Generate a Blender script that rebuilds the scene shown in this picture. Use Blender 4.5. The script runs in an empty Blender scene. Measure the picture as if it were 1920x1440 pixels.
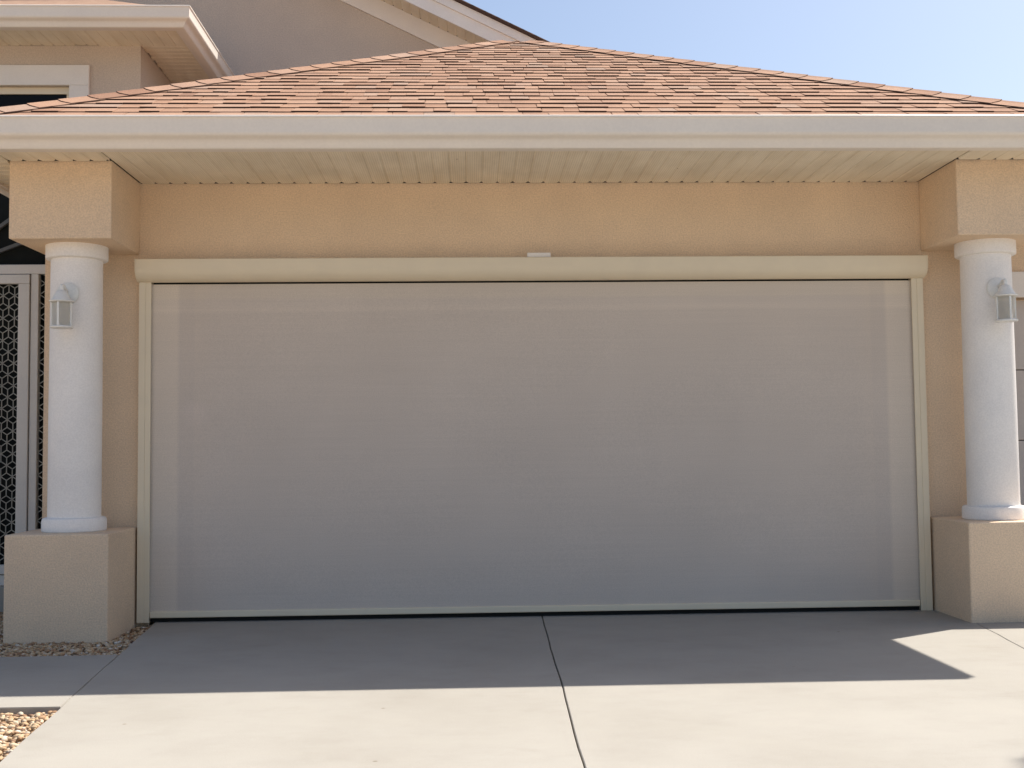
import bpy, bmesh, math, random
from mathutils import Vector, Matrix
random.seed(7)
R = math.radians
scene = bpy.context.scene
COL = scene.collection

# ------------------------------------------------------------------ camera
CAM = Vector((-0.4146, -7.2859, 1.0646))
yaw, pitch, roll = 0.03539, 0.05592, 0.01069
rt = Vector((math.cos(yaw), -math.sin(yaw), 0))
fw = Vector((math.sin(yaw)*math.cos(pitch), math.cos(yaw)*math.cos(pitch), math.sin(pitch)))
up = rt.cross(fw)
cr, sr = math.cos(roll), math.sin(roll)
ax, ay, az = cr*rt - sr*up, sr*rt + cr*up, -fw
cd = bpy.data.cameras.new('camera'); cam = bpy.data.objects.new('camera', cd); COL.objects.link(cam)
cam.matrix_world = Matrix(((ax.x, ay.x, az.x, CAM.x), (ax.y, ay.y, az.y, CAM.y), (ax.z, ay.z, az.z, CAM.z), (0, 0, 0, 1)))
cd.sensor_fit = 'HORIZONTAL'; cd.sensor_width = 36; cd.lens = 40.01; cd.clip_start = .05; cd.clip_end = 2000
scene.camera = cam

# ------------------------------------------------------------------ sky, sun, exposure
SUN = Vector((.59, .385, 1.0)).normalized()
world = bpy.data.worlds.new('World'); scene.world = world; world.use_nodes = True
wn = world.node_tree.nodes; wn.clear()
sky = wn.new('ShaderNodeTexSky'); sky.sky_type = 'NISHITA'; sky.sun_disc = False
sky.sun_elevation = math.asin(SUN.z); sky.sun_rotation = math.atan2(SUN.x, SUN.y)
sky.air_density = 1.0; sky.dust_density = 2.2; sky.ozone_density = 1.0
bg = wn.new('ShaderNodeBackground'); bg.inputs[1].default_value = .092
wo = wn.new('ShaderNodeOutputWorld')
world.node_tree.links.new(sky.outputs[0], bg.inputs[0]); world.node_tree.links.new(bg.outputs[0], wo.inputs[0])
sd = bpy.data.lights.new('sun', 'SUN'); sd.energy = 4.3; sd.angle = R(.53); sd.color = (1, .95, .87)
sun = bpy.data.objects.new('sun', sd); COL.objects.link(sun)
sun.rotation_euler = SUN.to_track_quat('Z', 'Y').to_euler(); sun.location = SUN*30
vs = scene.view_settings
vs.view_transform = 'Standard'; vs.look = 'None'; vs.gamma = 1; vs.use_curve_mapping = False
vs.exposure = .82

# ------------------------------------------------------------------ materials
def new_mat(name):
    m = bpy.data.materials.new(name); m.use_nodes = True
    nt = m.node_tree; b = nt.nodes['Principled BSDF']
    return m, nt, b
def N(nt, t, **k):
    n = nt.nodes.new(t)
    for a, v in k.items(): setattr(n, a, v)
    return n
def noise(nt, pos, scale, detail=3, rough=.55, vec_scale=None):
    n = N(nt, 'ShaderNodeTexNoise'); n.inputs['Scale'].default_value = scale
    n.inputs['Detail'].default_value = detail; n.inputs['Roughness'].default_value = rough
    if vec_scale:
        mp = N(nt, 'ShaderNodeMapping'); mp.inputs['Scale'].default_value = vec_scale
        nt.links.new(pos, mp.inputs['Vector']); nt.links.new(mp.outputs[0], n.inputs['Vector'])
    else: nt.links.new(pos, n.inputs['Vector'])
    return n.outputs['Fac']
def ramp(nt, fac, pts):
    r = N(nt, 'ShaderNodeValToRGB'); e = r.color_ramp.elements
    while len(e) < len(pts): e.new(.5)
    for i, (p, c) in enumerate(pts):
        e[i].position = p; e[i].color = (*c, 1) if len(c) == 3 else c
    nt.links.new(fac, r.inputs[0]); return r.outputs[0]
def mul(nt, a, b, fac=1.0, mode='MULTIPLY'):
    m = N(nt, 'ShaderNodeMix', data_type='RGBA', blend_type=mode); m.inputs['Factor'].default_value = fac
    for s, v in ((6, a), (7, b)):
        if isinstance(v, (tuple, list)): m.inputs[s].default_value = (*v[:3], 1)
        else: nt.links.new(v, m.inputs[s])
    return m.outputs[2]
def bump(nt, b, h, strength, dist, prev=None):
    n = N(nt, 'ShaderNodeBump'); n.inputs['Strength'].default_value = strength; n.inputs['Distance'].default_value = dist
    nt.links.new(h, n.inputs['Height'])
    if prev is not None: nt.links.new(prev, n.inputs['Normal'])
    nt.links.new(n.outputs[0], b.inputs['Normal']); return n.outputs[0]
def surf(name, col, rough=.6, var=.08, vscale=3.0, fine=0, fscale=180, bstr=0, bdist=.003, bscale=150, spec=.3, specks=0, metallic=0):
    m, nt, b = new_mat(name)
    pos = N(nt, 'ShaderNodeNewGeometry').outputs['Position']
    lo, hi = 1-var, 1+var
    v = ramp(nt, noise(nt, pos, vscale, 5, .6), [(.3, (lo, lo, lo)), (.7, (hi, hi, hi*.985))])
    c = mul(nt, col, v)
    if fine:
        f = ramp(nt, noise(nt, pos, fscale, 2), [(.35, (1-fine,)*3), (.65, (1+fine,)*3)])
        c = mul(nt, c, f)
    if specks:
        vo = N(nt, 'ShaderNodeTexVoronoi'); vo.inputs['Scale'].default_value = 4.5; nt.links.new(pos, vo.inputs['Vector'])
        s = ramp(nt, vo.outputs['Distance'], [(.022, (.35, .27, .2)), (.03, (1, 1, 1))])
        c = mul(nt, c, s, specks)
    nt.links.new(c, b.inputs['Base Color'])
    b.inputs['Roughness'].default_value = rough; b.inputs['Specular IOR Level'].default_value = spec; b.inputs['Metallic'].default_value = metallic
    if bstr: bump(nt, b, noise(nt, pos, bscale, 4, .6), bstr, bdist)
    return m

STUCCO = surf('tan_stucco', (.77, .59, .425), .92, .055, 2.2, .095, 110, .8, .005, 105, .15)
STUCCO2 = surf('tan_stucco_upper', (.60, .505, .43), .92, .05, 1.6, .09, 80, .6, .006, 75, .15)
WHITE = surf('white_column_paint', (.88, .835, .80), .68, .05, 3, .04, 110, .5, .0025, 85, .25)
ALMOND = surf('almond_aluminium', (.79, .68, .51), .42, .03, 5, .0, 100, .06, .001, 30, .45)
GUTTER = surf('cream_gutter_enamel', (.82, .745, .67), .38, .035, 2.5, .015, 60, .08, .002, 8, .45)
TRIM = surf('white_trim_paint', (.82, .77, .73), .5, .04, 3, .02, 90, .12, .001, 60, .35)
DOORM = surf('white_door_aluminium', (.62, .59, .56), .45, .04, 5, .02, 80, 0)
GRILLE = surf('dull_grille_metal', (.33, .32, .29), .5, .15, 12)
LAMPM = surf('white_lamp_enamel', (.80, .79, .76), .4, .04, 25, .03, 120, .1, .001, 60)
BLACK = surf('black_rubber_and_gap_shade', (.012, .012, .011), .8, .1, 20)
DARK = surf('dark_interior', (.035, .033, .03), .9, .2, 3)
PORCH_DARK = surf('porch_dark_charcoal', (.012, .014, .014), .9, .2, 5, spec=.1)
GDOOR = surf('pale_garage_door', (.60, .545, .51), .5, .04, 3, .02, 100, .1, .001, 40)

# soffit: perforated vinyl
def soffit_mat():
    m, nt, b = new_mat('perforated_almond_soffit')
    pos = N(nt, 'ShaderNodeNewGeometry').outputs['Position']
    v = ramp(nt, noise(nt, pos, 3, 4), [(.3, (.93, .93, .92)), (.7, (1.05, 1.05, 1.04))])
    c = mul(nt, (.88, .785, .63), v)
    mp = N(nt, 'ShaderNodeMapping'); mp.inputs['Scale'].default_value = (75, 75, 0)
    nt.links.new(pos, mp.inputs['Vector'])
    vo = N(nt, 'ShaderNodeTexVoronoi'); vo.inputs['Scale'].default_value = 1; vo.inputs['Randomness'].default_value = 0
    nt.links.new(mp.outputs[0], vo.inputs['Vector'])
    c = mul(nt, c, ramp(nt, vo.outputs['Distance'], [(.16, (.3, .27, .22)), (.24, (1, 1, 1))]), .5)
    v2 = N(nt, 'ShaderNodeTexVoronoi'); v2.inputs['Scale'].default_value = 4; nt.links.new(pos, v2.inputs['Vector'])
    c = mul(nt, c, ramp(nt, v2.outputs['Distance'], [(.018, (.3, .22, .15)), (.032, (1, 1, 1))]), .8)
    st = noise(nt, pos, 9, 3, .6, (1, .15, 1))
    c = mul(nt, c, ramp(nt, st, [(.35, (.93, .91, .88)), (.6, (1.03, 1.03, 1.03))]))
    nt.links.new(c, b.inputs['Base Color']); b.inputs['Roughness'].default_value = .6; b.inputs['Specular IOR Level'].default_value = .3
    return m
SOFFIT = soffit_mat()

# concrete
def concrete_mat():
    m, nt, b = new_mat('broomed_concrete')
    pos = N(nt, 'ShaderNodeNewGeometry').outputs['Position']
    c = ramp(nt, noise(nt, pos, .9, 6, .62), [(.28, (.322, .296, .256)), (.5, (.353, .328, .288)), (.72, (.373, .348, .307))])
    c = mul(nt, c, ramp(nt, noise(nt, pos, 3.2, 7, .72, (.8, 1.2, 1)), [(.3, (.94, .935, .93)), (.5, (1, 1, 1)), (.7, (1.025, 1.025, 1.02))]))
    c = mul(nt, c, ramp(nt, noise(nt, pos, 230, 2), [(.3, (.93, .93, .93)), (.7, (1.06, 1.06, 1.06))]))
    br = noise(nt, pos, 60, 2, .5, (.06, 3.2, 1))
    c = mul(nt, c, ramp(nt, br, [(.3, (.985,)*3), (.7, (1.01,)*3)]))
    c = mul(nt, c, ramp(nt, noise(nt, pos, 1.7, 6, .68, (1, 1.5, 1)), [(.60, (1, 1, 1)), (.70, (.945, .94, .93)), (.8, (.9, .89, .875))]))
    vo = N(nt, 'ShaderNodeTexVoronoi'); vo.inputs['Scale'].default_value = 2.6; nt.links.new(pos, vo.inputs['Vector'])
    c = mul(nt, c, ramp(nt, vo.outputs['Distance'], [(.012, (.5, .42, .34)), (.028, (1, 1, 1))]), .7)
    nt.links.new(c, b.inputs['Base Color']); b.inputs['Roughness'].default_value = .88; b.inputs['Specular IOR Level'].default_value = .2
    p = bump(nt, b, br, .25, .002)
    bump(nt, b, noise(nt, pos, 260, 3), .25, .0015, p)
    return m
CONC = concrete_mat()

# screen fabric: woven, slightly see-through
def fabric_mat(name, col, openness):
    m, nt, b = new_mat(name)
    pos = N(nt, 'ShaderNodeNewGeometry').outputs['Position']
    v = ramp(nt, noise(nt, pos, 1.3, 4), [(.3, (.965, .965, .965)), (.7, (1.03, 1.03, 1.03))])
    c = mul(nt, col, v)
    c = mul(nt, c, ramp(nt, noise(nt, pos, 22, 3, .7, (.06, 1, 4.5)), [(.3, (.972,)*3), (.7, (1.02,)*3)]))
    # a faint paler patch at mid height on the left
    vd = N(nt, 'ShaderNodeVectorMath', operation='DISTANCE'); nt.links.new(pos, vd.inputs[0]); vd.inputs[1].default_value = (-2.165, -.031, 1.30)
    c = mul(nt, c, ramp(nt, vd.outputs['Value'], [(.045, (1.055, 1.05, 1.06)), (.10, (1, 1, 1))]))
    # soft pale bands at sides and top: frame showing through, painted into the colour
    sp = N(nt, 'ShaderNodeSeparateXYZ'); nt.links.new(pos, sp.inputs[0])
    ab = N(nt, 'ShaderNodeMath', operation='ABSOLUTE'); nt.links.new(sp.outputs[0], ab.inputs[0])
    def band(v, lo, hi, stops):
        mr = N(nt, 'ShaderNodeMapRange'); mr.inputs[1].default_value = lo; mr.inputs[2].default_value = hi; nt.links.new(v, mr.inputs[0])
        return ramp(nt, mr.outputs[0], stops)
    c = mul(nt, c, band(ab.outputs[0], 2.05, 2.45, [(0, (1, 1, 1)), (.28, (1.015, 1.01, 1.0)), (.32, (.985,)*3), (.52, (1.0,)*3), (.58, (1.13, 1.125, 1.09)), (1, (1.10, 1.10, 1.07))]))
    c = mul(nt, c, band(sp.outputs[2], 1.85, 2.12, [(0, (1, 1, 1)), (.32, (1.0,)*3), (.4, (1.07, 1.07, 1.06)), (.52, (1.03,)*3), (.62, (1.02,)*3), (.7, (1.06, 1.06, 1.03)), (1, (1.07, 1.06, 1.02))]))
    c = mul(nt, c, ramp(nt, noise(nt, pos, 160, 2, .6), [(.3, (.93,)*3), (.7, (1.07,)*3)]))
    nt.links.new(c, b.inputs['Base Color']); b.inputs['Roughness'].default_value = .8; b.inputs['Specular IOR Level'].default_value = .2
    bump(nt, b, noise(nt, pos, 2.2, 3, .5, (.5, 1, 1.4)), .12, .02)
    tr = N(nt, 'ShaderNodeBsdfTransparent'); mx = N(nt, 'ShaderNodeMixShader'); mx.inputs[0].default_value = openness
    nt.links.new(b.outputs[0], mx.inputs[1]); nt.links.new(tr.outputs[0], mx.inputs[2])
    nt.links.new(mx.outputs[0], nt.nodes['Material Output'].inputs[0])
    return m
FABRIC = fabric_mat('taupe_screen_mesh', (.615, .532, .462), 0)

# shingles: per-piece tint in an attribute
def shingle_mat():
    m, nt, b = new_mat('tan_asphalt_shingle')
    pos = N(nt, 'ShaderNodeNewGeometry').outputs['Position']
    at = N(nt, 'ShaderNodeAttribute'); at.attribute_name = 'tint'
    c = ramp(nt, at.outputs['Fac'], [(0, (.315, .18, .12)), (.3, (.375, .222, .148)), (.6, (.415, .252, .17)), (.85, (.425, .275, .195)), (1, (.40, .275, .205))])
    c = mul(nt, c, ramp(nt, noise(nt, pos, 130, 3, .7), [(.3, (.76, .75, .74)), (.7, (1.2, 1.2, 1.2))]))
    c = mul(nt, c, ramp(nt, noise(nt, pos, 4, 4), [(.3, (.9, .9, .92)), (.7, (1.08, 1.07, 1.05))]))
    nt.links.new(c, b.inputs['Base Color']); b.inputs['Roughness'].default_value = .95; b.inputs['Specular IOR Level'].default_value = .1
    bump(nt, b, noise(nt, pos, 300, 2), .5, .002)
    return m
SHINGLE = shingle_mat()
BUTT = surf('dark_shingle_edge', (.085, .052, .04), .95, .2, 40, spec=.05)
def far_roof_mat():
    m, nt, b = new_mat('tan_shingle_roof')
    pos = N(nt, 'ShaderNodeNewGeometry').outputs['Position']
    c = ramp(nt, noise(nt, pos, 9, 5, .7, (1, 1, 6)), [(.3, (.27, .16, .105)), (.5, (.40, .24, .155)), (.7, (.46, .30, .21))])
    wv = N(nt, 'ShaderNodeTexWave', bands_direction='Z'); wv.inputs['Scale'].default_value = 5; nt.links.new(pos, wv.inputs['Vector'])
    c = mul(nt, c, ramp(nt, wv.outputs['Fac'], [(.05, (.3, .28, .26)), (.2, (1, 1, 1))]))
    nt.links.new(c, b.inputs['Base Color']); b.inputs['Roughness'].default_value = .95
    return m
FARROOF = far_roof_mat()

def stone_mat():
    m, nt, b = new_mat('river_pebble')
    pos = N(nt, 'ShaderNodeNewGeometry').outputs['Position']
    at = N(nt, 'ShaderNodeAttribute'); at.attribute_name = 'tint'
    c = ramp(nt, at.outputs['Fac'], [(0, (.16, .085, .05)), (.2, (.34, .19, .10)), (.45, (.50, .34, .19)), (.7, (.58, .45, .30)), (1, (.66, .60, .52))])
    c = mul(nt, c, ramp(nt, noise(nt, pos, 90, 3), [(.3, (.8, .8, .8)), (.7, (1.12, 1.12, 1.12))]))
    nt.links.new(c, b.inputs['Base Color']); b.inputs['Roughness'].default_value = .75
    return m
STONE = stone_mat()
BED = surf('gravel_bed_soil', (.36, .26, .165), .95, .25, 12, .4, 55, .8, .012, 45)
EARTH = surf('joint_dirt', (.03, .027, .023), .95, .3, 30)
LAWN = surf('pale_gravel_yard', (.54, .46, .36), .95, .15, 1.2, .2, 30)  # out-of-view ground made extra pale to bounce light onto the walls
ASPH = surf('asphalt', (.055, .053, .05), .9, .1, 2, .2, 80)
def glass_mat():
    m, nt, b = new_mat('rippled_lamp_glass')
    b.inputs['Base Color'].default_value = (.90, .87, .81, 1); b.inputs['Roughness'].default_value = .3
    b.inputs['Transmission Weight'].default_value = .75; b.inputs['IOR'].default_value = 1.3
    pos = N(nt, 'ShaderNodeNewGeometry').outputs['Position']
    bump(nt, b, noise(nt, pos, 70, 2), .5, .004)
    return m
GLASS = glass_mat()
def pane_mat():
    m, nt, b = new_mat('dark_window_glass')
    b.inputs['Base Color'].default_value = (.006, .006, .006, 1); b.inputs['Roughness'].default_value = .12
    b.inputs['Specular IOR Level'].default_value = .12
    return m
PANE = pane_mat()

# ------------------------------------------------------------------ mesh helpers (all transforms are plain translations)
WLOC = {}
def wl(o): return WLOC.get(o.name, Vector((0, 0, 0))) if o else Vector((0, 0, 0))
def link(name, me, mat, parent, loc):
    o = bpy.data.objects.new(name, me); COL.objects.link(o)
    for mm in (mat if isinstance(mat, (list, tuple)) else [mat]):
        if mm and not any(s == mm for s in me.materials): me.materials.append(mm)
    o.parent = parent; o.location = Vector(loc) - wl(parent); WLOC[o.name] = Vector(loc)
    return o
def from_bm(name, bm, mat, parent=None, smooth=False, tint=None, origin=None):
    if origin is None:
        vs_ = [v.co for v in bm.verts]
        mn = Vector(min(v[i] for v in vs_) for i in range(3)); mx = Vector(max(v[i] for v in vs_) for i in range(3))
        origin = Vector(((mn.x+mx.x)/2, (mn.y+mx.y)/2, mn.z))
    else: origin = Vector(origin)
    bmesh.ops.translate(bm, vec=-origin, verts=bm.verts)
    bmesh.ops.recalc_face_normals(bm, faces=bm.faces)
    me = bpy.data.meshes.new(name); bm.to_mesh(me); bm.free()
    if smooth:
        for p in me.polygons: p.use_smooth = True
    if tint is not None:
        a = me.attributes.new('tint', 'FLOAT', 'FACE')
        a.data.foreach_set('value', tint if isinstance(tint, list) else [tint]*len(me.polygons))
    return link(name, me, mat, parent, origin)
def raw(name, verts, faces, mat, parent=None, **k):
    bm = bmesh.new(); vv = [bm.verts.new(v) for v in verts]
    for f in faces: bm.faces.new([vv[i] for i in f])
    return from_bm(name, bm, mat, parent, **k)
def add_box(bm, x0, x1, y0, y1, z0, z1, bev=0, seg=2):
    vv = [bm.verts.new((x, y, z)) for z in (z0, z1) for x, y in ((x0, y0), (x1, y0), (x1, y1), (x0, y1))]
    fs = [bm.faces.new([vv[i] for i in f]) for f in ((3, 2, 1, 0), (4, 5, 6, 7), (0, 1, 5, 4), (1, 2, 6, 5), (2, 3, 7, 6), (3, 0, 4, 7))]
    if bev:
        es = list({e for f in fs for e in f.edges})
        bmesh.ops.bevel(bm, geom=es, offset=bev, segments=seg, affect='EDGES', profile=.5)
def box(name, x0, x1, y0, y1, z0, z1, mat, parent=None, bev=0, seg=2, **k):
    bm = bmesh.new(); add_box(bm, x0, x1, y0, y1, z0, z1, bev, seg)
    return from_bm(name, bm, mat, parent, **k)
def boxes(name, lst, mat, parent=None, bev=0, **k):
    bm = bmesh.new()
    for b in lst: add_box(bm, *b, bev)
    return from_bm(name, bm, mat, parent, **k)
def prism(name, poly, axis, a0, a1, mat, parent=None, bev=0, **k):
    """poly in the two other axes (order x,y,z without axis), extruded along axis"""
    bm = bmesh.new()
    def P(p, a):
        l = list(p); l.insert('xyz'.index(axis), a); return l
    A = [bm.verts.new(P(p, a0)) for p in poly]; B = [bm.verts.new(P(p, a1)) for p in poly]
    bm.faces.new(A); bm.faces.new(B[::-1]); n = len(poly)
    for i in range(n): bm.faces.new((A[i], B[i], B[(i+1) % n], A[(i+1) % n]))
    if bev: bmesh.ops.bevel(bm, geom=list(bm.edges), offset=bev, segments=2, affect='EDGES', profile=.5)
    return from_bm(name, bm, mat, parent, **k)
def lathe(name, prof, c, mat, parent=None, seg=48, axis='z', smooth=True):
    bm = bmesh.new(); rings = []
    for r, h in prof:
        ring = []
        for i in range(seg):
            a = 2*math.pi*i/seg
            p = (c[0]+r*math.cos(a), c[1]+r*math.sin(a), c[2]+h) if axis == 'z' else (c[0]+r*math.cos(a), c[1]+h, c[2]+r*math.sin(a))
            ring.append(bm.verts.new(p))
        rings.append(ring)
    for A, B in zip(rings, rings[1:]):
        for i in range(seg): bm.faces.new((A[i], A[(i+1) % seg], B[(i+1) % seg], B[i]))
    bm.faces.new(rings[0]); bm.faces.new(rings[-1])
    o = from_bm(name, bm, mat, parent)
    if smooth:
        for p in o.data.polygons: p.use_smooth = len(p.vertices) == 4
        o.data.set_sharp_from_angle(angle=R(35))
    return o
def sweep(name, prof, path, mat, parent, closed_prof=True):
    """path: list of (base point xy, outward xy vector already mitred); profile (o,z)"""
    bm = bmesh.new(); rings = []
    for (bx_, by_), (ox, oy) in path:
        rings.append([bm.verts.new((bx_+o*ox, by_+o*oy, z)) for o, z in prof])
    n = len(prof)
    for A, B in zip(rings, rings[1:]):
        for i in range(n): bm.faces.new((A[i], A[(i+1) % n], B[(i+1) % n], B[i]))
    bm.faces.new(rings[0]); bm.faces.new(rings[-1][::-1])
    o = from_bm(name, bm, mat, parent)
    for p in o.data.polygons: p.use_smooth = len(p.vertices) == 4
    o.data.set_sharp_from_angle(angle=R(28))
    return o
def thing(name, label, cat, loc, group=None):
    o = bpy.data.objects.new(name, None); COL.objects.link(o); o.location = loc; WLOC[o.name] = Vector(loc)
    o.empty_display_size = .2
    o['label'] = label; o['category'] = cat
    if group: o['group'] = group
    return o

# ------------------------------------------------------------------ ground and paving
g = raw('ground', [(-300, -300, -.30), (300, -300, -.30), (300, 300, -.30), (-300, 300, -.30)], [(0, 1, 2, 3)], LAWN); g['kind'] = 'structure'
rd = raw('road', [(-300, -18, -.27), (300, -18, -.27), (300, -11.6, -.27), (-300, -11.6, -.27)], [(0, 1, 2, 3)], ASPH); rd['kind'] = 'structure'
def edgeL(y): return -2.385 + .1085*(-y-.2)
def jointC(y): return .016 + .019*y
def jointR(y): return 2.60 + .155*(y+.3) if y > -2.4 else 2.6+.155*(-2.1)
def wobble(f, seed, amp=.004):
    rr = random.Random(seed); tab = [rr.uniform(-amp, amp) for _ in range(80)]
    return lambda y: f(y) + tab[int((-y+1)*5) % 80]*(1-((-y+1)*5) % 1) + tab[(int((-y+1)*5)+1) % 80]*(((-y+1)*5) % 1)
def slab(name, fl, fr, y0, y1, parent, top=0.0, thick=.10, step=.2):
    """concrete slab between two edge curves; flat to y=-4.2 then falling to the road"""
    n = max(2, int(abs(y1-y0)/step)); bm = bmesh.new(); T = []; B = []
    def zz(y): return top - (max(0, -4.2-y)*.03)
    for i in range(n+1):
        y = y0+(y1-y0)*i/n
        a, c = fl(y), fr(y); e = .003
        T.append([bm.verts.new(p) for p in ((a, y, zz(y)-e), (a+e, y, zz(y)), (c-e, y, zz(y)), (c, y, zz(y)-e))])
        B.append([bm.verts.new((a, y, zz(y)-thick)), bm.verts.new((c, y, zz(y)-thick))])
    for i in range(n):
        for k in range(3): bm.faces.new((T[i][k], T[i][k+1], T[i+1][k+1], T[i+1][k]))
        bm.faces.new((T[i][0], T[i+1][0], B[i+1][0], B[i][0])); bm.faces.new((T[i][3], T[i+1][3], B[i+1][1], B[i][1]))
        bm.faces.new((B[i][0], B[i][1], B[i+1][1], B[i+1][0]))
    for i in (0, n): bm.faces.new((*T[i], B[i][1], B[i][0]))
    return from_bm(name, bm, CONC, parent)
drv = raw('driveway', [(-2.3, .3, -.105), (9.5, .3, -.105), (9.5, -4.2, -.105), (9.5, -11.5, -.29), (-1.9, -11.5, -.29), (-1.9, -4.2, -.105)], [(0, 1, 2, 3, 4, 5)], EARTH); drv['kind'] = 'structure'
eL = wobble(lambda y: edgeL(max(y, -5.5)), 1, .003); jC = wobble(jointC, 2); jR = wobble(jointR, 3)
sh = lambda f, d: (lambda y: f(y)+d)
slab('slab', eL, sh(jC, -.003), .02, -5.6, drv)
slab('slab', sh(jC, .003), sh(jR, -.002), .02, -5.6, drv)
slab('slab', sh(jR, .002), lambda y: 6.6, 1.2, -5.6, drv)
slab('slab', eL, sh(jC, -.003), -5.612, -11.4, drv)
slab('slab', sh(jC, .003), sh(jR, -.002), -5.612, -11.4, drv)
slab('slab', sh(jR, .002), lambda y: 6.6, -5.612, -11.4, drv)
slab('slab', lambda y: -2.43, lambda y: 2.43, 4.4, .035, drv, top=-.004)   # garage floor
# walkway branching off to the left
pw = raw('path', [(-8, -1.17, -.10), (-2.0, -1.17, -.10), (-2.0, -2.36, -.10), (-8, -2.36, -.10)], [(0, 1, 2, 3)], EARTH); pw['kind'] = 'structure'
bm = bmesh.new()
pts = [(-5.2, -1.20), (edgeL(-1.16)-.003, -1.155), (edgeL(-2.38)-.003, -2.375), (-5.2, -2.345)]
A = [bm.verts.new((x, y, -.001)) for x, y in pts]; B = [bm.verts.new((x, y, -.09)) for x, y in pts]
bm.faces.new(A); bm.faces.new(B[::-1])
for i in range(4): bm.faces.new((A[i], B[i], B[(i+1) % 4], A[(i+1) % 4]))
bmesh.ops.bevel(bm, geom=[e for e in bm.edges if all(v.co.z > -.05 for v in e.verts)], offset=.003, segments=2, affect='EDGES')
from_bm('slab', bm, CONC, pw)
# gravel beds: soil sheets and loose pebbles
def bed(name, poly, z):
    o = raw(name, [(x, y, z) for x, y in poly], [tuple(range(len(poly)))], BED); o['kind'] = 'structure'; return o
bed('gravel_bed', [(-7, 4.0), (-3.1, 4.0), (-3.1, .05), (edgeL(-.05)-.002, .0), (edgeL(-1.16)-.002, -1.165), (-7, -1.20)], -.045)
bed('gravel_bed', [(-7, -2.35), (edgeL(-2.36)-.002, -2.37), (edgeL(-5.5)-.002, -5.5), (-1.82, -9), (-7, -9)], -.038)
def pebbles(name, label, inside, x0, x1, y0, y1, z, n, rmin, rmax, seed):
    rr = random.Random(seed); base = bmesh.new(); bmesh.ops.create_icosphere(base, subdivisions=1, radius=1)
    bv = [v.co.copy() for v in base.verts]; bf = [[v.index for v in f.verts] for f in base.faces]; base.free()
    verts, faces, tint = [], [], []; k = 0
    while k < n:
        x, y = rr.uniform(x0, x1), rr.uniform(y0, y1)
        if not inside(x, y): continue
        k += 1; r = rr.uniform(rmin, rmax); a = rr.uniform(0, 6.283); sx, sy, sz = r*rr.uniform(.9, 1.5), r*rr.uniform(.7, 1.1), r*rr.uniform(.45, .8)
        tl = rr.uniform(-.5, .5); h = z + rr.uniform(0, rmax*1.0); c, s = math.cos(a), math.sin(a); o = len(verts)
        for v in bv:
            j = rr.uniform(.85, 1.12)
            X, Y, Z = v.x*sx*j, v.y*sy*j, v.z*sz*j + v.x*sx*tl*.5
            verts.append((x+c*X-s*Y, y+s*X+c*Y, h+Z))
        faces += [[i+o for i in f] for f in bf]; tint += [min(1, max(0, rr.gauss(.47, .25)))]*len(bf)
    me = bpy.data.meshes.new(name); me.from_pydata(verts, [], faces); me.materials.append(STONE)
    at = me.attributes.new('tint', 'FLOAT', 'FACE'); at.data.foreach_set('value', tint)
    for p in me.polygons: p.use_smooth = True
    o = bpy.data.objects.new(name, me); COL.objects.link(o); o['kind'] = 'stuff'; o['label'] = label; o['category'] = 'gravel'
    return o
def in_back(x, y):
    if x < -3.15 and y > -.6: return y < .74
    if y > -.56: return x > -2.51 and x < edgeL(y)-.012
    return y > -1.150 and x < edgeL(y)-.012 and (y > -1.16)
pebbles('gravel', 'brown river gravel strip in shade around the left pedestal', in_back, -3.9, -2.2, -1.17, .75, -.040, 8500, .007, .016, 11)
pebbles('gravel', 'sunlit tan gravel in front of the walkway at lower left', lambda x, y: x < edgeL(y)-.014 and y < -2.395, -3.1, -1.95, -4.0, -2.39, -.036, 6200, .008, .017, 12)

# ------------------------------------------------------------------ the house
house = thing('house', 'tan stucco house with brown shingle hip roof over a wide garage bay', 'house', (0, 2, 0))
ZS = 2.775
# main garage wall with its opening, side walls
prism('wall', [(-3.12, -.1), (-2.45, -.1), (-2.45, 2.13), (2.45, 2.13), (2.45, -.1), (3.12, -.1), (3.12, 2.93), (-3.12, 2.93)], 'y', 0, .2, STUCCO, house)
box('wall', -3.12, -2.93, .2, 4.58, -.1, 2.93, STUCCO, house)
box('wall', 2.93, 3.12, .2, 4.58, -.1, 2.93, STUCCO, house)
box('garage_interior', -2.93, 2.93, 4.38, 4.58, -.1, 2.9, DARK, house)
box('garage_ceiling', -2.93, 2.93, .2, 4.38, 2.6, 2.65, DARK, house)
# corner piers: pedestal, column, beam block
for sx in (-1, 1):
    xi, xo = (2.525, 3.12)
    a, b = sorted((sx*xi, sx*xo))
    box('beam_block', a, b, -.58, -.001, 2.318, 2.93, STUCCO, house, bev=.008)
    box('pedestal', a+.004*(sx > 0), b, -.582, -.001, -.1, .592, STUCCO, house, bev=.009)
    col = lathe('column', [(.150, .66), (.1535, .68), (.1535, 1.3), (.152, 1.8), (.1505, 2.235), (.1505, 2.24)], (sx*2.82, -.29, 0), WHITE, house)
    lathe('column_base', [(.18, .590), (.186, .598), (.186, .655), (.181, .670), (.172, .674), (.166, .676)], (sx*2.82, -.29, 0), WHITE, col)
    lathe('capital', [(.150, 2.232), (.172, 2.234), (.179, 2.238), (.181, 2.245), (.181, 2.3185)], (sx*2.82, -.29, 0), WHITE, col)

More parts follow.
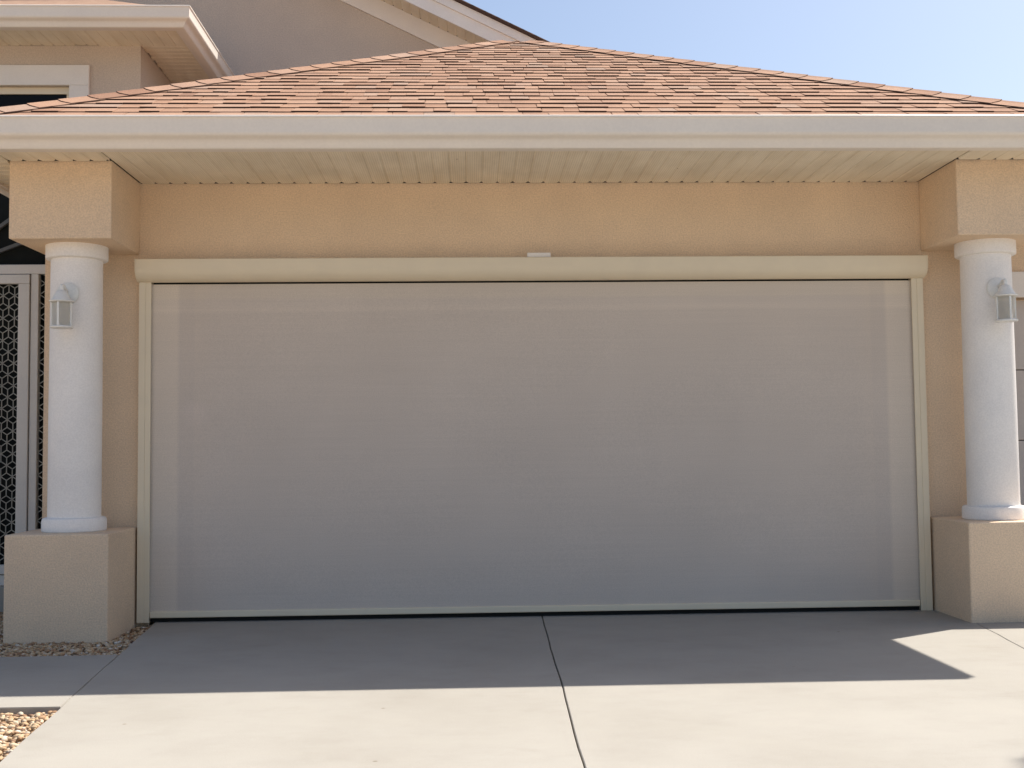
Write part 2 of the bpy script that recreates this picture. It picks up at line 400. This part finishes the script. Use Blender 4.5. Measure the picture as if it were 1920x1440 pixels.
# --- roof of the garage bay
SL = .5; CS, SN = 1/math.sqrt(1.25), .5/math.sqrt(1.25)
EX, EY, EZ = 3.4, -.9, 2.93
t = .012
V = [(-EX, EY, EZ-t), (EX, EY, EZ-t), (.1, EY+3.3, EZ+1.65-t), (-.1, EY+3.3, EZ+1.65-t), (-EX, 4.58, EZ-t), (EX, 4.58, EZ-t), (.1, 4.58, EZ+1.65-t), (-.1, 4.58, EZ+1.65-t)]
V2 = [(x, y, z-.04) for x, y, z in V]
F = [(0, 1, 2, 3), (0, 3, 7, 4), (1, 5, 6, 2), (3, 2, 6, 7)]
roof = raw('roof', V+V2, F+[tuple(i+8 for i in f[::-1]) for f in F]+[(0, 8, 9, 1), (0, 4, 12, 8), (1, 9, 13, 5), (4, 7, 6, 5, 13, 14, 15, 12)], FARROOF, house)
def rp(s, x, h): return (x, EY+s*CS-h*SN, EZ+s*SN+h*CS)
def xlim(s): return EX - s*CS
def shingle_geo(bm, s0, s1, x0, x1, tk, jit, tints, tv):
    l0, l1 = xlim(s0), xlim(s1)
    a0, b0, a1, b1 = max(x0, -l0), min(x1, l0), max(x0+jit, -l1), min(x1+jit, l1)
    if b0-a0 < .02 or b1 - a1 < .004: return False
    lift = random.uniform(0, .0015)
    vv = [bm.verts.new(rp(*p)) for p in ((s0, a0, .002), (s0, b0, .002), (s1, b1, -.007), (s1, a1, -.007), (s0, a0, tk+lift), (s0, b0, tk+lift*.3), (s1, b1, .0015), (s1, a1, .0015))]
    fs = [(4, 5, 6, 7), (0, 4, 7, 3), (1, 2, 6, 5), (0, 3, 2, 1), (2, 3, 7, 6), (0, 1, 5, 4)]
    for k, f in enumerate(fs):
        ff = bm.faces.new([vv[i] for i in f]); ff.material_index = 1 if k == 5 else 0; tints.append(tv)
    return True
rows = []; EXPO = .142; nrow = 26
count = 0; rest_bm = bmesh.new(); rest_t = []
for i in range(nrow):
    s0 = -.055 + i*EXPO; s1 = min(s0+EXPO+.012, 3.3/CS)
    if s1-s0 < .03: break
    x = -xlim(s0) - random.uniform(0, .15); thick = random.random() < .5
    while x < xlim(s0):
        w = random.choice((.10, .12, .14, .16, .18, .22)) if thick else random.choice((.09, .11, .13, .15, .18))
        x1 = x+w
        if xlim(s0)-x1 < .06: x1 = xlim(s0)+.01
        tk = random.uniform(.0095, .012) if thick else random.uniform(.0058, .0075)
        tv = min(1, max(0, random.gauss(.60 if thick else .48, .2)))
        js = random.uniform(-.003, .003)
        if count < 300:
            bm = bmesh.new(); tt = []
            if shingle_geo(bm, s0+js, s1, x, x1-.002, tk, random.uniform(-.004, .004), tt, tv):
                bm.normal_update()
                from_bm('shingle', bm, [SHINGLE, BUTT], roof, tint=tt); count += 1
            else: bm.free()
        else:
            shingle_geo(rest_bm, s0+js, s1, x, x1-.002, tk, random.uniform(-.004, .004), rest_t, tv)
        x = x1; thick = not thick if random.random() < .8 else thick
ro = from_bm('upper_shingles', rest_bm, [SHINGLE, BUTT], roof, tint=rest_t); ro['kind'] = 'stuff'
# hip caps
def hip_caps(sx):
    d = Vector((sx*-1, 1, .5)).normalized()   # up the hip (sx=-1 left hip: +x)
    d = Vector((1 if sx < 0 else -1, 1, .5))/1.5
    exx = Vector((1 if sx < 0 else -1, 0, 0)); es = Vector((0, CS, SN)); w1 = (.745*exx - .667*es)
    ey = Vector((0, 1, 0)); es2 = Vector((CS*(1 if sx < 0 else -1), 0, SN)); w2 = .745*ey - .667*es2
    nz = Vector((0, 0, 1)); base = Vector((sx*EX, EY, EZ))
    L = 3.3*1.5; ex = .2; n = int(L/ex)+1
    for i in range(n):
        q = base + d*(i*ex - .06); ln = .235 if i < n-1 else .18
        W = .14 + random.uniform(-.006, .006); bm = bmesh.new()
        sk = random.uniform(-.012, .012)
        sec = []
        for (dd, hi, lo) in ((0, .0165, .010), (ln, .010, .002)):
            p = q + d*dd
            top = [p + w1*W + d*(sk if dd == 0 else 0) + nz*(hi*.75+.006), p + w1*W*.25 + nz*(hi+.004), p + nz*(hi+.010), p + w2*W*.25 + nz*(hi+.004), p + w2*W - d*(sk if dd == 0 else 0) + nz*hi*.75]
            bot = [v - nz*(.0075 if dd == 0 else .0075) for v in top]
            sec.append(([bm.verts.new(v) for v in top], [bm.verts.new(v) for v in bot]))
        (t0, b0), (t1, b1) = sec; fl = []
        for k in range(4):
            fl.append((bm.faces.new((t0[k], t0[k+1], t1[k+1], t1[k])), 0)); fl.append((bm.faces.new((b0[k], b1[k], b1[k+1], b0[k+1])), 0))
            fl.append((bm.faces.new((t0[k], b0[k], b0[k+1], t0[k+1])), 1)); fl.append((bm.faces.new((t1[k], t1[k+1], b1[k+1], b1[k])), 0))
        for k in (0, 4): fl.append((bm.faces.new((t0[k], t1[k], b1[k], b0[k])), 1))
        for f, mi in fl: f.material_index = mi
        from_bm('hip_cap', bm, [SHINGLE, BUTT], roof, tint=min(1, max(0, random.gauss(.55, .25))))
hip_caps(-1); hip_caps(1)
for i in range(11):
    y0 = 2.40+i*.2
    prism('ridge_cap', [(-.19, EZ+1.605), (-.11, EZ+1.650), (0, EZ+1.656), (.11, EZ+1.650), (.19, EZ+1.605), (.11, EZ+1.645), (0, EZ+1.651), (-.11, EZ+1.645)], 'y', y0, y0+.198, SHINGLE, roof, tint=random.uniform(.3, .8))

# --- fascia, gutter, soffit of the garage bay
YB = 4.5
sweep('fascia', [(-.022, 2.757), (-.001, 2.757), (-.001, 2.905), (-.022, 2.905)], [((-EX, YB), (-1, 0)), ((-EX, EY), (-1, -1)), ((EX, EY), (1, -1)), ((EX, YB), (1, 0))], GUTTER, house)
GP = [(0, 2.748), (.052, 2.746), (.062, 2.749), (.070, 2.757), (.076, 2.772), (.083, 2.788), (.094, 2.799), (.108, 2.805), (.120, 2.811), (.1265, 2.820), (.128, 2.83), (.128, 2.895), (.130, 2.902), (.136, 2.906), (.137, 2.915), (.132, 2.920), (.118, 2.920), (.118, 2.912), (.123, 2.908), (.123, 2.83), (.06, 2.765), (.004, 2.756), (.004, 2.90), (0, 2.90)]
sweep('gutter', GP, [((-EX, YB), (-1, 0)), ((-EX, EY), (-1, -1)), ((EX, EY), (1, -1)), ((EX, .62), (1, 0))], GUTTER, house)

sweep('gutter_joint', [(o+(.0015 if o > .03 else 0), z-(.0015 if z < 2.80 else 0)) for o, z in GP[:16]]+GP[16:], [((.05, EY), (0, -1)), ((.085, EY), (0, -1))], GUTTER, house)

def ribbed(bm, p0, U, Vd, Nn, width, length, nr, endgap=None, thick=.006, notch=.016):
    """sheet panel: ribs along Vd, spaced along U, Nn is the visible side"""
    p0, U, Vd, Nn = Vector(p0), Vector(U), Vector(Vd), Vector(Nn)
    rw = width/nr
    for r in range(nr):
        g_ = endgap() if endgap else 0
        u0, u1 = r*rw, (r+1)*rw; e = .011
        prof = [(u0+.0004, -.0045), (u0+e, 0), (u1-e, 0), (u1-.0004, -.0045), (u1-.0004, -.005-thick), (u0+.0004, -.005-thick)]
        A = [bm.verts.new(p0+U*u+Nn*h) for u, h in prof]; B = [bm.verts.new(p0+U*u+Nn*h+Vd*(length-g_-.022)) for u, h in prof]
        n = len(prof); bm.faces.new(A); um = (u0+u1)/2; kk = 1-notch/rw
        B2 = [bm.verts.new(p0+U*(um+(u-um)*kk)+Nn*h+Vd*(length-g_)) for u, h in prof]; bm.faces.new(B2[::-1])
        for i in range(n): bm.faces.new((B[i], B2[i], B2[(i+1) % n], B[(i+1) % n]))
        for i in range(n): bm.faces.new((A[i], B[i], B[(i+1) % n], A[(i+1) % n]))
def panel(parent, *a, **k):
    bm = bmesh.new(); ribbed(bm, *a, **k); return from_bm('soffit_panel', bm, SOFFIT, parent)
gapf = lambda: random.choice((.001, .002, .002, .008, .012, .015))
soff = box('soffit', -3.38, 3.38, -.885, -.877, 2.776, 2.80, GUTTER, house)
DN = (0, 0, -1)
xs = [-.14+.4*k for k in range(-9, 10)]
for x in xs:
    x1 = x+.4
    segs = []
    cut = [x]+[c for c in (-3.12, -2.525, 2.525, 3.12) if x+.01 < c < x1-.01]+[x1]
    for a, b in zip(cut, cut[1:]):
        m_ = (a+b)/2
        if abs(m_) > 3.12: continue
        ln = .9-.024 if abs(m_) < 2.525 else .9-.58-.024
        nr = max(1, round((b-a)/.1))
        if abs(abs(a)-2.525) < .001 and abs(m_) < 2.525: a += .006
        if abs(abs(b)-2.525) < .001 and abs(m_) < 2.525: b -= .006
        panel(soff, (a+.0003, -.876, ZS), (1, 0, 0), (0, 1, 0), DN, b-a-.0006, ln-.001, nr, endgap=gapf)
boxes('soffit_gap_shade', [(-2.52, 2.52, -.03, -.0005, ZS+.0035, ZS+.02), (-3.119, -2.526, -.61, -.5805, ZS+.0035, ZS+.02), (2.526, 3.119, -.61, -.5805, ZS+.0035, ZS+.02), (-2.5245, -2.505, -.58, -.031, ZS+.0035, ZS+.02), (2.505, 2.5245, -.58, -.031, ZS+.0035, ZS+.02)], BLACK, soff)  # black strips stand in for the shade inside the panel gaps
for sx in (-1, 1):
    y = -.876
    while y < (4.4 if sx < 0 else 1.1):
        panel(soff, (sx*3.377, y, ZS), (0, 1, 0), (-sx, 0, 0), DN, .398, .253, 4, endgap=gapf); y += .4

# --- upper storey gable
def zf(x, a, b, s=-.488): return b + s*(x-a)
PK = -3.9
def rake_z(x, off): # off: height above frieze lower edge line
    xx = x if x > PK else 2*PK-x
    return 5.816 - .488*(xx+1.77) + off
def rake_poly(x0, x1, lo, hi): return [(x0, rake_z(x0, lo)), (x1, rake_z(x1, lo)), (x1, rake_z(x1, hi)), (x0, rake_z(x0, hi))]
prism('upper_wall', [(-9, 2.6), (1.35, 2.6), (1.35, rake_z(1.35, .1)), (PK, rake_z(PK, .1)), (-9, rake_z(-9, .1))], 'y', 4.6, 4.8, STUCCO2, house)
for a, b in ((PK, 1.6), (PK, -9.2)):
    a, b = min(a, b), max(a, b)
    prism('frieze_board', rake_poly(a, b, 0, .21), 'y', 4.565, 4.599, TRIM, house)
    fb = prism('rake_fascia', rake_poly(a, b, .175, .315), 'y', 4.15, 4.175, TRIM, house)
    prism('rake_crown', rake_poly(a, b, .316, .41), 'y', 4.128, 4.175, TRIM, fb)
    prism('upper_roof', rake_poly(a, b, .442, .464), 'y', 4.14, 9.0, [FARROOF], house)
    prism('shingle_edge', rake_poly(a, b, .412, .4405), 'y', 4.10, 8.9, BUTT, house)
rs = prism('rake_soffit', rake_poly(PK, 1.6, .235, .25), 'y', 4.18, 4.56, GUTTER, house)
dx = 1/math.sqrt(1+.488**2); dz = -.488*dx
x = PK+.1
while x < 1.3:
    bm = bmesh.new(); ribbed(bm, (x, 4.18, rake_z(x, .205)), (dx, 0, dz), (0, 1, 0), (dz, 0, -dx), .318, .382, 3); from_bm('soffit_panel', bm, SOFFIT, rs)
    x += .32*dx
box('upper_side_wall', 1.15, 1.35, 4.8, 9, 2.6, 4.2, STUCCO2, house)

# --- bay with window, upper left
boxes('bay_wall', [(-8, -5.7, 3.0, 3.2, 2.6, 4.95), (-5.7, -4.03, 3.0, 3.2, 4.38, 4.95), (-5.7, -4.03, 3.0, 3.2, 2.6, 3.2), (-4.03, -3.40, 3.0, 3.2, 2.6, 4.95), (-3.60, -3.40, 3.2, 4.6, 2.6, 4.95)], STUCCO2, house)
win = box('window', -5.72, -4.02, 3.10, 3.14, 3.19, 4.39, BLACK, house)
boxes('frame', [(-5.88, -3.853, 2.965, 2.999, 4.381, 4.566), (-4.03, -3.853, 2.965, 2.999, 3.0, 4.380), (-5.88, -5.70, 2.965, 2.999, 3.0, 4.380)], TRIM, win, bev=.004)
boxes('sash', [(-5.70, -4.03, 3.03, 3.07, 4.318, 4.379), (-4.072, -4.031, 3.032, 3.068, 3.2, 4.317)], ALMOND, win)
box('pane', -5.70, -4.073, 3.05, 3.058, 3.2, 4.317, PANE, win)
BS = 4.752
EBx, EBy, EBz = -2.95, 2.55, 4.905
off = EBz-.02 - 2.905
sweep('bay_gutter', [(o, z+off+.005) for o, z in GP], [((-8, EBy), (0, -1)), ((EBx, EBy), (1, -1)), ((EBx, 4.56), (1, 0))], GUTTER, house)
bs = boxes('bay_soffit', [(-8, EBx-.003, EBy+.003, EBy+.025, BS-.015, EBz-.03), (EBx-.025, EBx-.003, EBy+.0251, 4.56, BS-.015, EBz-.03)], GUTTER, house)
x = EBx-.026-.4
while x > -6.2:
    ln = .448-.027
    nr = 4
    if x+.398 > -3.4: panel(bs, (x, EBy+.026, BS), (1, 0, 0), (0, 1, 0), DN, .4, ln+.0025, nr, notch=0)
    else: panel(bs, (x, EBy+.026, BS), (1, 0, 0), (0, 1, 0), DN, .398, ln, nr, endgap=gapf)
    x -= .4
y = 3.0
while y < 4.5:
    panel(bs, (EBx-.027, y, BS), (0, 1, 0), (-1, 0, 0), DN, min(.398, 4.55-y), .42, 4, endgap=gapf); y += .4
Vb = [(-8, EBy-.04, EBz), (EBx+.04, EBy-.04, EBz), (EBx+.04, 4.58, EBz), (EBx-1.0, EBy+1.04-.04+.02, EBz+.51), (EBx-1.0, 4.58, EBz+.51), (-8, EBy+1.02, EBz+.51), (-8, 4.58, EBz+.51)]
raw('bay_roof', Vb+[(p[0], p[1], p[2]-.03) for p in Vb], [(0, 1, 3, 5), (1, 2, 4, 3), (5, 3, 4, 6), (7, 12, 10, 8), (8, 10, 11, 9), (12, 13, 11, 10), (0, 7, 8, 1), (1, 8, 9, 2)], FARROOF, house)

# --- wing with the second garage door, far right
boxes('wing_wall', [(3.121, 3.60, 1.2, 1.4, -.1, 2.9), (3.60, 6.04, 1.2, 1.4, 2.17, 2.9), (6.04, 7.5, 1.2, 1.4, -.1, 2.9)], STUCCO, house)
gd = box('garage_door', 3.60, 6.04, 1.33, 1.36, -.02, 2.16, DARK, house)
boxes('door_trim', [(3.46, 6.18, 1.165, 1.199, 2.165, 2.36), (3.46, 3.60, 1.165, 1.199, -.02, 2.164), (6.04, 6.18, 1.165, 1.199, -.02, 2.164)], TRIM, gd, bev=.004)
for i in range(4):
    p = box('door_panel', 3.605, 6.035, 1.285, 1.328, .002+i*.54, .002+i*.54+.534, GDOOR, gd, bev=.006)
    
prism('wing_roof', [(.70, 2.89), (2.2, 3.33), (4.5, 3.10), (4.5, 3.15), (2.2, 3.38), (.68, 2.94)], 'x', 3.56, 8.0, FARROOF, house)
sweep('wing_gutter', GP, [((3.56, .75), (0, -1)), ((8.0, .75), (0, -1))], GUTTER, house)
box('wing_soffit', 3.56, 8.0, .752, 1.199, 2.775, 2.79, SOFFIT, house)

# --- entry porch behind the screen door, far left
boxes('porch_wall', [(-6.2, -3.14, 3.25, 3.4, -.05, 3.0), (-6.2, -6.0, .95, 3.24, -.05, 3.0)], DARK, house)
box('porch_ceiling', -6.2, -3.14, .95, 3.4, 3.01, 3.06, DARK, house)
box('porch_step', -6.2, -3.14, .74, 3.24, -.1, .145, CONC, house, bev=.01)

# ------------------------------------------------------------------ security screen door and enclosure
sdoor = thing('screen_door', 'white framed security screen door with tumbling block grille behind left pedestal', 'screen door', (-4.0, .8, .145))
YD = .8
boxes('door_frame', [(-5.6, -3.14, YD, YD+.05, 2.325, 2.392), (-3.515, -3.462, YD, YD+.05, .22, 2.324), (-3.19, -3.14, YD, YD+.05, .22, 2.324), (-5.6, -5.54, YD, YD+.05, .22, 2.324), (-5.6, -3.14, YD, YD+.05, .146, .219)], DOORM, sdoor, bev=.004)
leaf = boxes('door_leaf', [(-4.55, -3.521, YD-.012, YD+.03, 2.255, 2.32), (-3.598, -3.521, YD-.012, YD+.03, .225, 2.254), (-4.55, -4.47, YD-.012, YD+.03, .225, 2.254), (-4.469, -3.599, YD-.012, YD+.03, .225, .29)], DOORM, sdoor, bev=.004)
def grille(name, x0, x1, z0, z1, y, s, parent):
    bm = bmesh.new(); w = .0026; H = math.sqrt(3)*s*.87
    def bar(a, b):
        (ax_, az_), (bx_, bz_) = a, b
        # clip by parameter sampling against the rectangle
        t0, t1 = 0.0, 1.0
        for p, q in ((-(bx_-ax_), ax_-x0), (bx_-ax_, x1-ax_), (-(bz_-az_), az_-z0), (bz_-az_, z1-az_)):
            if abs(p) < 1e-9:
                if q < 0: return
            else:
                r = q/p
                if p < 0: t0 = max(t0, r)
                else: t1 = min(t1, r)
        if t1-t0 < .02: return
        A = Vector((ax_+(bx_-ax_)*t0, y, az_+(bz_-az_)*t0)); B = Vector((ax_+(bx_-ax_)*t1, y, az_+(bz_-az_)*t1))
        d = (B-A).normalized(); nn = Vector((d.z, 0, -d.x))*w; yy = Vector((0, .003, 0))
        vv = [bm.verts.new(p) for p in (A+nn-yy, A-nn-yy, A-nn+yy, A+nn+yy, B+nn-yy, B-nn-yy, B-nn+yy, B+nn+yy)]
        for f in ((0, 1, 2, 3), (7, 6, 5, 4), (0, 4, 5, 1), (1, 5, 6, 2), (2, 6, 7, 3), (3, 7, 4, 0)): bm.faces.new([vv[i] for i in f])
    rr = int((z1-z0)/(1.5*s))+3; cc = int((x1-x0)/H)+3
    for r in range(-1, rr):
        for c in range(-1, cc):
            cx_, cz_ = x0+(c+(.5 if r % 2 else 0))*H, z0+r*1.5*s
            hexv = [(cx_+.87*s*math.cos(R(90+60*k)), cz_+s*math.sin(R(90+60*k))) for k in range(6)]
            for k in (0, 1, 2): bar(hexv[k], hexv[k+1])
            for k in (0, 2, 4): bar((cx_, cz_), hexv[k])
    return from_bm(name, bm, GRILLE, parent)
grille('grille', -4.469, -3.599, .291, 2.254, YD+.01, .053, leaf)
grille('side_grille', -3.461, -3.191, .22, 2.324, YD+.02, .053, sdoor)
box('porch_dark_sheet', -5.55, -3.15, YD+.056, YD+.06, .2, 3.0, PORCH_DARK, sdoor)  # opaque dark sheet stands in for the unlit porch behind the grille
bm = bmesh.new()
for (xa, za, xb, zb) in ((-4.1, 2.40, -3.30, 3.0), (-4.35, 2.62, -3.72, 3.0), (-4.0, 2.395, -3.2, 2.70)):
    d = Vector((xb-xa, 0, zb-za)).normalized(); nn = Vector((d.z, 0, -d.x))*.012
    A, B = Vector((xa, YD+.03, za)), Vector((xb, YD+.03, zb)); yy = Vector((0, .015, 0))
    vv = [bm.verts.new(p) for p in (A+nn-yy, A-nn-yy, A-nn+yy, A+nn+yy, B+nn-yy, B-nn-yy, B-nn+yy, B+nn+yy)]
    for f in ((0, 1, 2, 3), (7, 6, 5, 4), (0, 4, 5, 1), (1, 5, 6, 2), (2, 6, 7, 3), (3, 7, 4, 0)): bm.faces.new([vv[i] for i in f])
from_bm('brace', bm, surf('grey_brace', (.10, .10, .098), .5), sdoor)

# ------------------------------------------------------------------ retractable garage screen
scr = thing('garage_screen', 'wide taupe roll-down mesh screen in almond frame covering the garage opening', 'garage screen', (0, -.05, 0))
# housing: box with rounded lower front edge
hp = [(-.001, 2.272), (-.128, 2.272), (-.132, 2.268)]
for k in range(9):
    a = R(90*k/8); hp.append((-.132+.085*(1-math.cos(a)), 2.216-.083*math.sin(a)))
hp += [(-.045, 2.133), (-.045, 2.136), (-.001, 2.136)]
ho = prism('housing', hp, 'x', -2.512, 2.512, ALMOND, scr)
for p in ho.data.polygons: p.use_smooth = len(p.vertices) == 4
ho.data.set_sharp_from_angle(angle=R(30))
for sx in (-1, 1):
    e = prism('end_cap', [(y*1.012-.0003, z) for y, z in hp], 'x', sx*2.5125, sx*2.519, ALMOND, ho)
    a, b = sorted((sx*2.512, sx*2.432)); c, d = sorted((sx*2.5115, sx*2.47))
    # channel: outer web plus front and rear lips leaving a slot for the fabric
    boxes('side_track', [(c, d, -.060, -.002, 0.0, 2.134), (*sorted((sx*2.4699, sx*2.436)), -.058, -.046, 0.0, 2.134), (*sorted((sx*2.4699, sx*2.436)), -.016, -.003, 0.0, 2.134)], ALMOND, scr, bev=.0022)
# fabric with slight billow
bm = bmesh.new(); nx, nz = 64, 28; rr = random.Random(5); grid = []
for j in range(nz+1):
    row = []
    for i in range(nx+1):
        u, v = i/nx, j/nz; x = -2.462+4.924*u; z = .055+2.068*v
        env = math.sin(math.pi*u)*math.sin(math.pi*v)
        yy = -.031 + env*.014*(math.sin(3*u+1.3)+.3*math.sin(7*v+2*u))
        row.append(bm.verts.new((x, yy, z)))
    grid.append(row)
for j in range(nz):
    for i in range(nx): bm.faces.new((grid[j][i], grid[j][i+1], grid[j+1][i+1], grid[j+1][i]))
fab = from_bm('fabric', bm, FABRIC, scr, smooth=True)
box('bottom_bar', -2.434, 2.434, -.058, -.016, .028, .068, ALMOND, scr, bev=.006, seg=3)
box('sweep_seal', -2.434, 2.434, -.030, -.024, .003, .029, BLACK, scr)
box('roller_slot', -2.43, 2.43, -.022, -.004, 2.1225, 2.1355, BLACK, scr)
br = boxes('sensor_bracket', [(-.055, .095, -.112, -.03, 2.273, 2.303), (-.05, .09, -.03, -.002, 2.276, 2.30)], TRIM, scr, bev=.003)

# ------------------------------------------------------------------ column lanterns
def lantern(sx, label):
    X, Yc, Z = sx*2.82, -.545, 1.80
    L = thing('wall_lantern', label, 'lantern', (X, -.4435, 1.80), 'lanterns on the porch columns')
    lathe('back_plate', [(.066, -.012), (.066, .004), (.060, -.0) , (.060, -.016), (.040, -.026), (.014, -.030)][0:1]+[(.066, -.018), (.058, -.026), (.036, -.033), (.014, -.036)], (X, -.43, 2.012), LAMPM, L, 40, 'y')
    # curved arm
    bm = bmesh.new(); pts = [(-.455, 2.012), (-.485, 2.030), (-.515, 2.045), (-.540, 2.046), (-.545, 2.035), (-.545, 2.02)]; rings = []
    for k, (y, z) in enumerate(pts):
        y0, z0 = pts[max(0, k-1)]; y1, z1 = pts[min(len(pts)-1, k+1)]
        d = Vector((0, y1-y0, z1-z0)).normalized(); n1 = Vector((1, 0, 0)); n2 = d.cross(n1)
        rings.append([bm.verts.new(Vector((X, y, z))+(n1*math.cos(2*math.pi*i/12)+n2*math.sin(2*math.pi*i/12))*.011) for i in range(12)])
    for A, B in zip(rings, rings[1:]):
        for i in range(12): bm.faces.new((A[i], A[(i+1) % 12], B[(i+1) % 12], B[i]))
    bm.faces.new(rings[0]); bm.faces.new(rings[-1]); from_bm('arm', bm, LAMPM, L, smooth=True)
    lathe('cap', [(.060, .158), (.058, .163), (.051, .171), (.043, .186), (.034, .203), (.026, .213), (.013, .218), (.0125, .245), (.006, .251)], (X, Yc, Z), LAMPM, L, 32)
    lathe('top_ring', [(.052, .145), (.068, .148), (.070, .155), (.066, .1575), (.05, .158)], (X, Yc, Z), LAMPM, L, 32)
    lathe('bottom_ring', [(.05, -.008), (.064, -.006), (.066, .002), (.060, .007), (.048, .008)], (X, Yc, Z), LAMPM, L, 32)
    for k in range(4):
        a = R(90*k + 90); r = .054
        box('bar', X+r*math.cos(a)-.006, X+r*math.cos(a)+.006, Yc+r*math.sin(a)-.006, Yc+r*math.sin(a)+.006, Z+.0075, Z+.145, LAMPM, L, bev=.0015)
    for k in range(4):
        a0, a1 = R(90*k+97), R(90*k+173); r = .052
        p0, p1 = Vector((X+r*math.cos(a0), Yc+r*math.sin(a0), 0)), Vector((X+r*math.cos(a1), Yc+r*math.sin(a1), 0))
        n = Vector((p1.y-p0.y, p0.x-p1.x, 0)).normalized()*.0015
        vv = [p0+n, p1+n, p1-n, p0-n]
        raw('glass_pane', [(v.x, v.y, Z+.008) for v in vv]+[(v.x, v.y, Z+.144) for v in vv], [(3, 2, 1, 0), (4, 5, 6, 7), (0, 1, 5, 4), (1, 2, 6, 5), (2, 3, 7, 6), (3, 0, 4, 7)], GLASS, L)
    lathe('bulb', [(.012, .008), (.012, .045), (.02, .06), (.024, .08), (.018, .1), (.006, .112)], (X, Yc, Z), WHITE, L, 20)
lantern(-1, 'white glass lantern on the left column beside the screen door')
lantern(1, 'white glass lantern on the right column beside the second garage')

# ------------------------------------------------------------------ added unseen palm, put right of the drive to shade the lower right corner
palm = thing('added_shade_palm', 'added out-of-view palm, placed to shade the lower right corner', 'palm', (7.0, -1.75, -.3))
BARK = surf('added_palm_bark', (.22, .17, .12), .9, .2, 6, .2, 40, .6, .02, 12)
FROND = surf('added_palm_frond', (.075, .11, .035), .6, .2, 8)
HT = Vector((6.34, -1.82, 7.0)); bm = bmesh.new(); rings = []
for k in range(15):
    u = k/14; c = Vector((7.0, -1.75, -.3)).lerp(HT, u) + Vector((.18*math.sin(u*3.1), 0, 0)); rd_ = .17*(1-.35*u)*(1.05 if k % 2 else .97)
    rings.append([bm.verts.new((c.x+rd_*math.cos(a*math.pi/6), c.y+rd_*math.sin(a*math.pi/6), c.z)) for a in range(12)])
for A, B in zip(rings, rings[1:]):
    for i in range(12): bm.faces.new((A[i], A[(i+1) % 12], B[(i+1) % 12], B[i]))
bm.faces.new(rings[0]); bm.faces.new(rings[-1]); from_bm('trunk', bm, BARK, palm, smooth=True)
pr = random.Random(31)
for k in range(38):
    a = k*2.399; el = pr.uniform(-.1, .9); Lf = pr.uniform(1.25, 1.5); bm = bmesh.new()
    hd = Vector((math.cos(a), math.sin(a), 0)); sd_ = Vector((-hd.y, hd.x, 0)); n = 22; P0 = None
    for i in range(n+1):
        u = i/n; p = HT + hd*(Lf*u*math.cos(el*(1-u*.6))) + Vector((0, 0, Lf*(math.sin(el)*u - .75*u*u)))
        if P0 is not None:
            w = .012*(1-u*.7)
            vv = [bm.verts.new(q) for q in (P0-sd_*w, P0+sd_*w, p+sd_*w, p-sd_*w)]; bm.faces.new(vv)
            ll = .38*math.sin(math.pi*min(1, .15+u*.85))**.7
            for sg in (-1, 1):
                tip = p + sd_*sg*ll + hd*ll*.45 - Vector((0, 0, ll*.35))
                bm.faces.new([bm.verts.new(q) for q in (P0, p, tip)])
                m_ = (P0+p)/2; tip2 = m_ + sd_*sg*ll*.96 + hd*ll*.4 - Vector((0, 0, ll*.28))
                bm.faces.new([bm.verts.new(q) for q in (m_+Vector((0, 0, .004)), p+Vector((0, 0, .004)), tip2)])
        P0 = p
    from_bm('frond', bm, FROND, palm)
